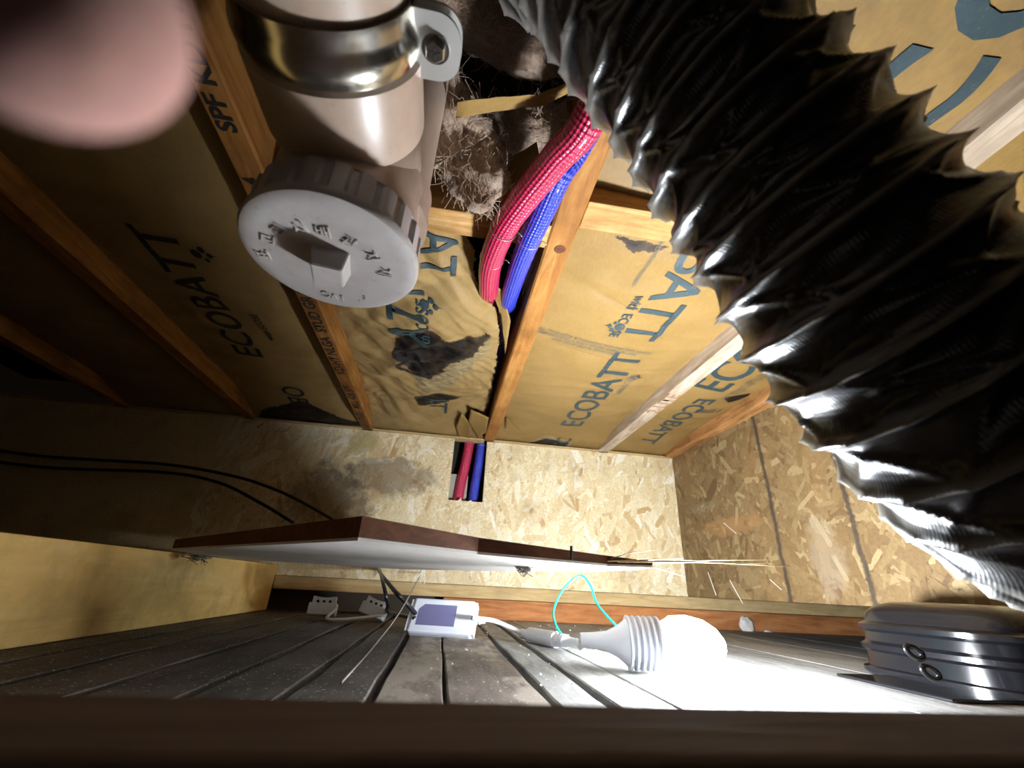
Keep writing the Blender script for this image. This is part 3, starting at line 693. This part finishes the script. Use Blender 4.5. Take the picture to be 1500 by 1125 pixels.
tie(hr, at(738, 335, 2, .430), rp[6] - rp[4], RH); tie(hr, at(721, 378, 2, .445), rp[7] - rp[5], RH); tie(hb, at(776, 350, 2, .440), bp[6] - bp[4], .0158)
tie(hr, Vector((.055, 1.482, .455)), Vector((0, 0, 1)), RH); tie(hb, Vector((.098, 1.484, .452)), Vector((0, 0, 1)), .0158)
# in the cut-out
gb = box('grey_board_scrap', (.0, D + .040, .10), (.062, D + .048, .345), M['greyboard']); rebase(gb, (.03, D + .04, .1)); tag(gb, 'grey board scrap behind the red hose in the wall cut-out', 'board')
wc = box('white_card_strip', (.1175, D + .012, .10), (.135, D + .03, .47), M['white_card']); rebase(wc, (.12, D + .02, .1)); tag(wc, 'white strip at the right edge of the wall cut-out, beside the blue hose', 'strip')

# ---- wool and paper flaps
def wool(name, pts, rads, lab, seed, flat=.6, seg=40, n=14, amp=.35):
    pa = spline(pts, n); m_ = len(pa); rs = []
    for i in range(m_):
        t = i / (m_ - 1) * (len(rads) - 1); k = min(int(t), len(rads) - 2); q = t - k; q = q * q * (3 - 2 * q); rs.append(rads[k] * (1 - q) + rads[k + 1] * q)
    def rf(i, th):
        c, s = math.cos(th), math.sin(th); e = 1 / math.sqrt((c) ** 2 + (s / flat) ** 2)
        nn = nz(c * 1.3 + seed, s * 1.3, i * .10) * amp + nz(c * 3.2, s * 3.2 + seed, i * .25) * amp * .55 + nz(c * 9, s * 9 + seed, i * .7) * amp * .22
        return max(.001, rs[i] * e * (1 + nn))
    v, f = sweep(pa, rf, seg); o = mesh(name, v, f, M['wool'], None, True); R = random.Random(seed); fv, ff = [], []
    for _ in range(900):
        p = Vector(R.choice(v)); c0 = pa[min(range(0, m_, 3), key=lambda q: (pa[q] - p).length)]; out = (p - c0).normalized(); ax_ = (pa[-1] - pa[0]).normalized()
        d = (ax_ * R.gauss(0, 1) + out * R.uniform(-.15, .35) + Vector((R.gauss(0, .5), R.gauss(0, .5), R.gauss(0, .5)))).normalized(); L_ = R.uniform(.006, .024)
        k_ = [p + out * R.uniform(-.0005, .001), p + d * L_ * .5 + out * R.uniform(0, .004), p + d * L_ + Vector((R.gauss(0, .003), R.gauss(0, .003), R.gauss(0, .003)))]
        a_, b_ = sweep(k_, .00028, 3, False); ff += [tuple(q + len(fv) for q in t) for t in b_]; fv += a_
    rebase(o, pa[m_ // 2]); fo = mesh('loose_fibres', fv, ff, M['fibre'], o, False); fo['kind'] = 'stuff'; return tag(o, lab, 'insulation wool')
wool('mineral_wool', [dep(655, 95, .47), dep(660, 160, .50), dep(690, 220, .53), dep(705, 270, .53), dep(700, 305, .52)], [.012, .034, .046, .036, .012], 'pale brown clump of mineral wool hanging beside the cream riser pipe', 3, .8)
wool('mineral_wool', [dep(640, -40, .46), dep(690, 20, .49), dep(765, 70, .52), dep(848, 108, .53)], [.055, .045, .032, .006], 'ragged brown wool flap at the top, between the clamp ears and the black duct', 11, .55)
wool('mineral_wool', [dep(690, 195, .56), dep(760, 185, .57), dep(820, 190, .57), dep(860, 180, .57)], [.022, .034, .034, .015], 'shadowed dark wool lump behind the red hose, below the torn paper strip', 23, .8)
wool('mineral_wool', [Vector(at(790, 330, 2, .52)), Vector(at(778, 375, 2, .515)), Vector(at(768, 410, 2, .51))], [.012, .022, .010], 'small pale wool tuft between the blue hose and the knotty joist', 41, .8)
def flap(pts, lab, thick=.0012):
    k = len(pts); c = sum(pts, Vector()) / k; nrm = (pts[1] - pts[0]).cross(pts[2] - pts[0]).normalized() * thick
    bm = bmesh.new(); vs_ = [bm.verts.new(p) for p in pts]; cc = bm.verts.new(c + nrm * 4)
    for i in range(k): bm.faces.new((vs_[i], vs_[(i + 1) % k], cc))
    bmesh.ops.subdivide_edges(bm, edges=bm.edges[:], cuts=3, use_grid_fill=True)
    for v in bm.verts: v.co += nrm * 2.0 * nz(v.co.x * 60, v.co.y * 60, v.co.z * 60)
    g = bmesh.ops.extrude_face_region(bm, geom=bm.faces[:]); bmesh.ops.translate(bm, vec=nrm, verts=[v for v in g['geom'] if isinstance(v, bmesh.types.BMVert)])
    bmesh.ops.recalc_face_normals(bm, faces=bm.faces[:]); o = bmo('paper_flap', bm, M['paper_clean'], None, True); rebase(o, c); return tag(o, lab, 'paper')
flap([dep(670, 150, .43), dep(730, 142, .435), dep(790, 138, .44), dep(842, 116, .44), dep(850, 127, .46), dep(800, 153, .465), dep(740, 160, .46), dep(668, 172, .46)], 'long thin torn strip of tan paper between two clumps of wool')
flap([dep(745, 232, .52), dep(786, 208, .54), dep(790, 225, .53), dep(760, 275, .51), dep(748, 290, .51)], 'tan paper scrap left of the red hose, right of the hanging pale wool')
flap([at(700, 395, 2, .488), at(717, 408, 2, .484), at(735, 425, 2, .478), at(748, 470, 2, .476), at(740, 520, 2, .478), at(738, 470, 2, .482), at(722, 432, 2, .484)], 'folded paper edge of the crumpled batt below the hose ends')
flap([at(690, 600, 2, .475), at(716, 612, 2, .470), at(712, 634, 2, .463), at(700, 642, 2, .461), at(686, 618, 2, .47)], 'crumpled paper corner just above the two hoses at the wall')
flap([at(676, 606, 2, .476), at(690, 622, 2, .470), at(688, 646, 2, .4605), at(674, 648, 2, .4605), at(668, 625, 2, .468)], 'tan paper fold above the red hose at the wall cut-out')
flap([at(738, 635, 2, .478), at(742, 612, 2, .480), at(752, 622, 2, .478), at(776, 640, 2, .476), at(766, 643, 2, .475)], 'loose pale paper corner at the foot of the knotty joist')

# ---- board panel across the middle
zb = .030
bpoly = [at(525, 787, 2, zb), at(700, 808, 2, zb), at(890, 826, 2, zb), at(956, 828, 2, zb)]
bpoly += [Vector((.247, .56, zb)), Vector((.228, .70, zb)), Vector((.11, .92, zb)), Vector((-.09, 1.20, zb)), Vector((-.49, 1.12, zb)), at(252, 803, 2, zb)]
bpoly = [Vector((p.x, p.y, zb)) for p in bpoly]
bdp = empty('ceiling_board', tuple(bpoly[0]), 'loose board with brown edges and pale grey underside, jutting over the tan beam', 'board')
th_ = [.0165, .013, .009, .004, .004, .006, .010, .013, .016, .013]
bm = bmesh.new(); lo_ = [bm.verts.new(p) for p in bpoly]; hi_ = [bm.verts.new(p + Vector((0, 0, t))) for p, t in zip(bpoly, th_)]
bm.faces.new(lo_[::-1]); bm.faces.new(hi_); k = len(lo_)
for i in range(k): bm.faces.new((lo_[i], lo_[(i + 1) % k], hi_[(i + 1) % k], hi_[i]))
bmesh.ops.recalc_face_normals(bm, faces=bm.faces[:]); bmo('board_core', bm, M['edge'], bdp)
bm = bmesh.new(); f = bm.faces.new([bm.verts.new(p + Vector((0, 0, -.0025))) for p in bpoly]); g = bmesh.ops.extrude_face_region(bm, geom=[f]); bmesh.ops.translate(bm, vec=(0, 0, .0024), verts=[v for v in g['geom'] if isinstance(v, bmesh.types.BMVert)]); bmesh.ops.recalc_face_normals(bm, faces=bm.faces[:])
bmo('grey_facing', bm, M['board'], bdp)
for (a, b, r, mt) in (((880, 829), (1002, 818), .0007, 'splinter'), ((895, 818), (960, 806), .0006, 'splinter_dark'), ((900, 826), (1120, 826), .0011, 'splinter'), ((905, 822), (1158, 830), .0013, 'splinter'),
                      ((918, 824), (1000, 844), .0006, 'splinter_dark'), ((890, 822), (1040, 822), .0008, 'splinter'), ((870, 830), (950, 818), .0005, 'splinter_dark'), ((920, 827), (1140, 820), .0007, 'splinter')):
    p, q = at(*a, 2, zb + .002), dep(*b, at(*a, 2, zb).length * .88 + .06); m_ = (p + q) / 2 + Vector((0, 0, .002))
    mesh('splinter', *sweep([p, m_, q], lambda i, th, r=r: r * (1 - i * .35), 5), M[mt], bdp, True)
mesh('dark_joint', *sweep([at(838, 820, 2, zb) + Vector((-.001, -.001, 0)), at(838, 820, 2, zb) + Vector((-.001, -.001, .014))], .0015, 6), M['dark'], bdp)

# ---- lamp
la = at(850, 940, 2, -.060); lb = at(1064, 953, 2, -.060); AXL = (lb - la).normalized(); LL = (lb - la).length
lz = Vector((0, 0, 1)); la.z = FL + .032; lb.z = FL + .0345; AXL = (lb - la).normalized(); LL = (lb - la).length
lamp = empty('led_work_lamp', (la.x, la.y, FL), 'white finned bulb-shaped lamp lying lit on the white floor', 'lamp')
def lmod(i, th): return 1.0
lathe('lamp_neck', [(0, .0085), (.02, .010), (.035, .012), (.048, .018), (.060, .027)], la, AXL, M['white_pl'], lamp, 48)
fp = []
h = .060
for k in range(6): fp += [(h, .023), (h + .0005, .031), (h + .0035, .031), (h + .004, .023)]; h += .0075
lathe('heat_sink', fp, la, AXL, M['white_pl'], lamp, 48)
em = N('lit_diffuser'); em.set(Base__Color=(1, 1, 1, 1)); em.b.inputs['Emission Color'].default_value = (*LAMP_COL, 1); em.b.inputs['Emission Strength'].default_value = LAMP_POWER
hd = LL - h; lathe('diffuser', [(h, .024), (h + hd * .18, .0325), (h + hd * .42, .0335), (h + hd * .68, .029), (h + hd * .86, .020), (h + hd * .96, .010), (h + hd, .0005)], la, AXL, em.m, lamp, 40)
# cord, inline connector
ad_r = at(692, 905, 1, .90)
c1 = at(765, 928, 2, FL + .012); c2 = at(852, 944, 2, FL + .014)
cn = empty('cord_connector', (c1.x, c1.y, FL), 'ribbed pale grey cord connector between the driver box and the lit lamp', 'connector')
dcn = (c2 - c1); Lc = dcn.length; pr = []
for k in range(40):
    t = k / 39; r = .0085 if t < .14 else .0125 if t < .62 else .0105 if t < .8 else .0075
    if (t < .14 or .62 < t) and k % 2: r *= .8
    if .14 <= t < .62 and k % 4 == 3: r *= .94
    pr.append((t * Lc, r))
lathe('connector_body', pr, c1, dcn, M['white_pl'], cn, 32)
tube('cord', [ad_r, at(722, 909, 1, .93), at(745, 918, 1, .92), c1 + dcn * .03], .0042, M['white_cable'], cn)
tube('cord', [c2 - dcn * .03, (c2 + la) / 2 + Vector((0, 0, -.004)), la + AXL * .004], .006, M['white_cable'], cn)
# ---- driver box
def oriented_box(name, c, w, h, d, u, v, mat, parent, bev=.003):
    bm = bmesh.new(); add_box(bm, (-w / 2, -h / 2, -d / 2), (w / 2, h / 2, d / 2), bev); u = u.normalized(); n = u.cross(v).normalized(); v = n.cross(u)
    Mx = Matrix((( u.x, v.x, n.x, c.x), (u.y, v.y, n.y, c.y), (u.z, v.z, n.z, c.z), (0, 0, 0, 1))); bm.transform(Mx); return bmo(name, bm, mat, parent)
e0, e1 = at(592, 925, 2, FL + .002), None
dl = at(594, 922, 1, .93); dr = at(690, 930, 1, .90); tl = at(606, 873, 1, .965)
uu = Vector((dr.x - dl.x, dr.y - dl.y, 0)); vvv = Vector((.012, .035, .062)); vvv = vvv - uu.normalized() * vvv.dot(uu.normalized())
wd = uu.length; hh = .066; cc = Vector(((dl.x + dr.x) / 2, (dl.y + dr.y) / 2, FL + .006)) + vvv.normalized() * hh / 2 + Vector((0, .010, 0))
db = empty('led_driver_box', (cc.x, cc.y, FL), 'white plastic driver box with a violet label, leaning behind the lamp cord', 'power adapter')
nn_ = uu.normalized().cross(vvv.normalized())
oriented_box('box_shell', cc - nn_ * .012, wd, hh, .026, uu, vvv, M['white_pl'], db, .005)
def slab(name, pts2, off, th, mat, parent):
    un, vn = uu.normalized(), vvv.normalized(); bm = bmesh.new(); f = bm.faces.new([bm.verts.new(cc + un * a + vn * b + nn_ * off) for a, b in pts2]); g = bmesh.ops.extrude_face_region(bm, geom=[f])
    bmesh.ops.translate(bm, vec=nn_ * th, verts=[v for v in g['geom'] if isinstance(v, bmesh.types.BMVert)]); bmesh.ops.recalc_face_normals(bm, faces=bm.faces[:]); return bmo(name, bm, mat, parent)
slab('label_window', [(-wd * .38, -.020), (wd * .22, -.020), (wd * .22, .020), (-wd * .30, .020), (-wd * .38, .010)], .0005, .001, M['clear'], db)
for a in (-.5, .5): slab('end_cap', [(wd * a - .004, -.030), (wd * a + .004, -.030), (wd * a + .004, .030), (wd * a - .004, .030)], -.022, .02, M['white_pl'], db)
lathe('cord_grip', [(0, .006), (.006, .0075), (.007, .0055), (.012, .0075), (.013, .0055), (.022, .0045)], cc + uu.normalized() * (wd / 2) - nn_ * .01, uu, M['white_pl'], db, 20)
# ---- terminal blocks
def terminal(px, lab, ang, tilt):
    c = at(*px, 2, FL + .001); e = empty('wire_terminal', (c.x, c.y, FL), lab, 'connector')
    c = Vector((c.x, c.y, FL + .020)); u = Vector((math.cos(ang), math.sin(ang), tilt)); v = Vector((-tilt * .8, .2, 1))
    oriented_box('terminal_base', c, .064, .026, .030, u, v, M['white_pl'], e, .002)
    un = u.normalized(); n = un.cross(v).normalized(); vn = n.cross(un)
    bm = bmesh.new(); prof_ = []
    for k in range(13):
        t = k / 12; prof_.append((-.026 + .052 * t, .014 + .013 - .003 * math.sin(PI * t) + .001))
    pts = [(-.027, .011)] + prof_ + [(.027, .011)]
    f = bm.faces.new([bm.verts.new(c + un * a + vn * b + n * .008) for a, b in pts]); g = bmesh.ops.extrude_face_region(bm, geom=[f]); bmesh.ops.translate(bm, vec=-n * .018, verts=[q for q in g['geom'] if isinstance(q, bmesh.types.BMVert)])
    bmesh.ops.recalc_face_normals(bm, faces=bm.faces[:]); bmo('terminal_lever', bm, M['white_pl'], e)
    for k in (-1, 0, 1): lathe('wire_port', [(0, .0035), (.0008, .0035)], c + un * .014 * k + vn * .016 + n * .0082, n, M['dark'], e, 12)
    return e, c
t1, tc1 = terminal((470, 906), 'white wire terminal block on the dark floor, left of the other one', .05, .0)
t2, tc2 = terminal((545, 908), 'white wire terminal block tilted beside the driver box', -.15, -.28)
o = tube('white_cable_loop', [tc1 + Vector((.034, -.02, .002)), tc1 + Vector((.026, -.060, -.012)), tc1 + Vector((.045, -.085, -.014)), tc1 + Vector((.085, -.07, -.012)), tc2 + Vector((.030, -.022, -.006))], .0036, M['white_cable']); rebase(o, tc1); tag(o, 'white cable looping in front of the two terminal blocks', 'cable')
# ---- black leads from the board to the driver box
top = at(553, 834, 2, zb - .001); bk = cc - uu.normalized() * (wd * .42) + nn_ * .002
o = tube('black_lead', [top, at(575, 862, 1, .98), at(592, 880, 1, .93), bk], .0042, M['black_cable']); rebase(o, top); tag(o, 'black lead slanting from the grey board down onto the driver box', 'cable')
o = tube('black_lead', [top + Vector((.006, .004, 0)), at(562, 858, 1, 1.04), at(568, 885, 1, 1.02), tc2 + Vector((.035, .0, .0)), bk + Vector((0, -.004, -.008))], .0040, M['black_cable']); rebase(o, top); tag(o, 'black lead dropping past the tilted terminal block then turning to the driver box', 'cable')
# thin grey cord
gt = at(618, 838, 2, zb - .001)
o = tube('hanging_string', [gt, at(600, 872, 1, .95), at(580, 905, 1, .86), at(545, 950, 2, FL + .003), at(500, 1000, 2, FL + .003)], .0013, M['grey_cord'], seg=6); rebase(o, gt); tag(o, 'thin grey cord hanging from the board across the driver box corner', 'cord')
for (x, lab) in ((552, 'frayed white strands under the board above the black leads'), (617, 'frayed pale strands under the board above the driver box')):
    vs_, fs = [], []; R = random.Random(x)
    for k in range(7):
        p = at(x + R.uniform(-5, 7), 834, 2, zb - .001); q = p + Vector((R.uniform(-.012, .006), R.uniform(-.01, .01), -R.uniform(.015, .035))); v, f = sweep([p, (p + q) / 2 + Vector((.002, 0, 0)), q], .0005, 5)
        fs += [tuple(i + len(vs_) for i in ff) for ff in f]; vs_ += v
    o = mesh('frayed_strands', vs_, fs, M['glassf']); rebase(o, at(x, 834, 2, zb)); tag(o, lab, 'fibres', kind='stuff')
# ---- green wire
o = tube('green_wire', [at(826, 935, 1, .80), at(814, 915, 1, .82), at(811, 893, 1, .85), at(826, 862, 1, .86), at(850, 843, 1, .86), at(865, 858, 1, .85), at(875, 885, 1, .83), at(905, 920, 1, .76)], .0019, M['green'], n=10)
rebase(o, at(826, 935, 1, .80)); tag(o, 'thin turquoise green wire arching up in a loop behind the cord connector', 'wire')
# ---- two black cables far left
for pts, lab in ((((60, 668), (240, 680), (340, 697), (400, 716), (445, 737), (492, 764)), 'upper black cable sagging along the dark back wall at left'), (((60, 684), (240, 692), (320, 707), (380, 736), (430, 766)), 'lower black cable sagging along the dark back wall at left')):
    q = [at(*p, 1, 1.425 - .02 * i) for i, p in enumerate(pts)]; q = [Vector((-1.45, 1.43, q[0].z + .02))] + q; o = tube('black_cable', q, .0045, M['black_cable']); rebase(o, q[2]); tag(o, lab, 'cable')
# ---- small things
def lump(name, c, r, mat, lab, cat, seed, par=None):
    bm = bmesh.new(); bmesh.ops.create_icosphere(bm, subdivisions=3, radius=1)
    for v in bm.verts:
        d = v.co.normalized(); k = 1 + .45 * nz(d.x * 1.8 + seed, d.y * 1.8, d.z * 1.8) + .2 * nz(d.x * 5, d.y * 5 + seed, d.z * 5); v.co = Vector((d.x * r[0], d.y * r[1], d.z * r[2])) * k + c
    o = bmo(name, bm, mat, par, True); rebase(o, c); return tag(o, lab, cat)
lump('sealant_lump', at(1094, 917, 1, D - .018), (.024, .008, .026), M['foam'], 'larger pale sealant lump stuck on the orange rail', 'sealant', 5)
lump('sealant_lump', at(1125, 927, 1, D - .016), (.014, .006, .008), M['foam'], 'smaller pale sealant blob low on the orange rail, right of the larger lump', 'sealant', 8)
lump('sealant_lump', at(925, 915, 1, 1.25), (.014, .008, .007), M['foam'], 'white crumb just behind the lit lamp', 'sealant', 12)
vs_, fs = [], []; R = random.Random(2)
for k in range(170):
    x = R.uniform(.0, .45); y = R.uniform(.5, 1.4); r = R.uniform(.0008, .0026)
    if .19 < x < .42 and .5 < y < .8: continue
    i0 = len(vs_)
    for d in ((1, 0, 0), (-1, 0, 0), (0, 1, 0), (0, -1, 0), (0, 0, 1), (0, 0, -.2)): vs_.append((x + d[0] * r * R.uniform(.6, 1.2), y + d[1] * r * R.uniform(.6, 1.2), FL + .0004 + d[2] * r))
    fs += [tuple(i0 + q for q in t) for t in ((0, 2, 4), (2, 1, 4), (1, 3, 4), (3, 0, 4), (2, 0, 5), (1, 2, 5), (3, 1, 5), (0, 3, 5))]
o = mesh('plaster_crumbs', vs_, fs, M['foam']); tag(o, 'scattered white plaster crumbs on the floor planks', 'crumbs', kind='stuff')
for (px, lab, s, zz) in (((766, 829), 'dark cobweb tuft hanging under the board near its middle', .012, zb - .002), ((291, 812), 'dusty cobweb tuft at the far left end of the board above the tan beam', .016, zb - .004)):
    c = at(*px, 2, zz); R = random.Random(px[0]); vs_, fs = [], []
    for k in range(26):
        p = [c + Vector((R.gauss(0, s * .6), R.gauss(0, s * .6), -abs(R.gauss(0, s * .45)))) for _ in range(3)]; v, f = sweep(spline(p, 4), .0005, 4); fs += [tuple(i + len(vs_) for i in ff) for ff in f]; vs_ += v
    o = mesh('cobweb_tuft', vs_, fs, M['web']); rebase(o, c); tag(o, lab, 'cobweb', kind='stuff')
# ---- fingertip over the lens corner
ft = dep(62, -5, .026); fdv = (dep(-300, -420, .050) - ft); fdir = fdv.normalized()
fg = empty('fingertip', tuple(ft), 'out-of-focus pink fingertip poking in at the top left corner', 'finger')
fpz = [(-.0085, .0003), (-.0078, .0028), (-.0062, .0048), (-.003, .0068), (.001, .0078), (.008, .0084), (.018, .0086), (.026, .0084), (.028, .0081), (.030, .0085), (.045, .0090), (.06, .0095), (.075, .0098)]
lathe('finger_skin', fpz, ft, fdir, M['skin'], fg, 40)
ua, ub = frame_for(fdir); vs_, fs = [], []
for i in range(9):
    for k in range(9):
        t = -.006 + .013 * i / 8; a = (-.75 + 1.5 * k / 8); rr_ = .0087 - .0026 * max(0, (-t - .001) / .005) ** 2 * 1.0
        vs_.append(ft + fdir * t + (ua * math.cos(a + 3.6) + ub * math.sin(a + 3.6)) * rr_)
for i in range(8):
    for k in range(8): fs.append((i * 9 + k, i * 9 + k + 1, i * 9 + k + 10, i * 9 + k + 9))
o = mesh('fingernail', vs_, fs, M['nail'], fg, True)

# ---- kinds that repeat
for o in bpy.data.objects:
    if o.parent or 'category' not in o: continue
    k = o.name.split('.')[0]
    g = {'ceiling_joist': 'timber ceiling joists', 'blocking': 'short blocking between the joists', 'insulation_batt': 'papered insulation batts between the joists', 'mineral_wool': 'clumps of mineral wool at the torn batt',
         'paper_flap': 'torn paper flaps', 'black_lead': 'black leads under the board', 'wire_terminal': 'white wire terminal blocks', 'black_cable': 'black cables along the back wall', 'sealant_lump': 'pale sealant lumps near the rail'}.get(k)
    if g: o['group'] = g
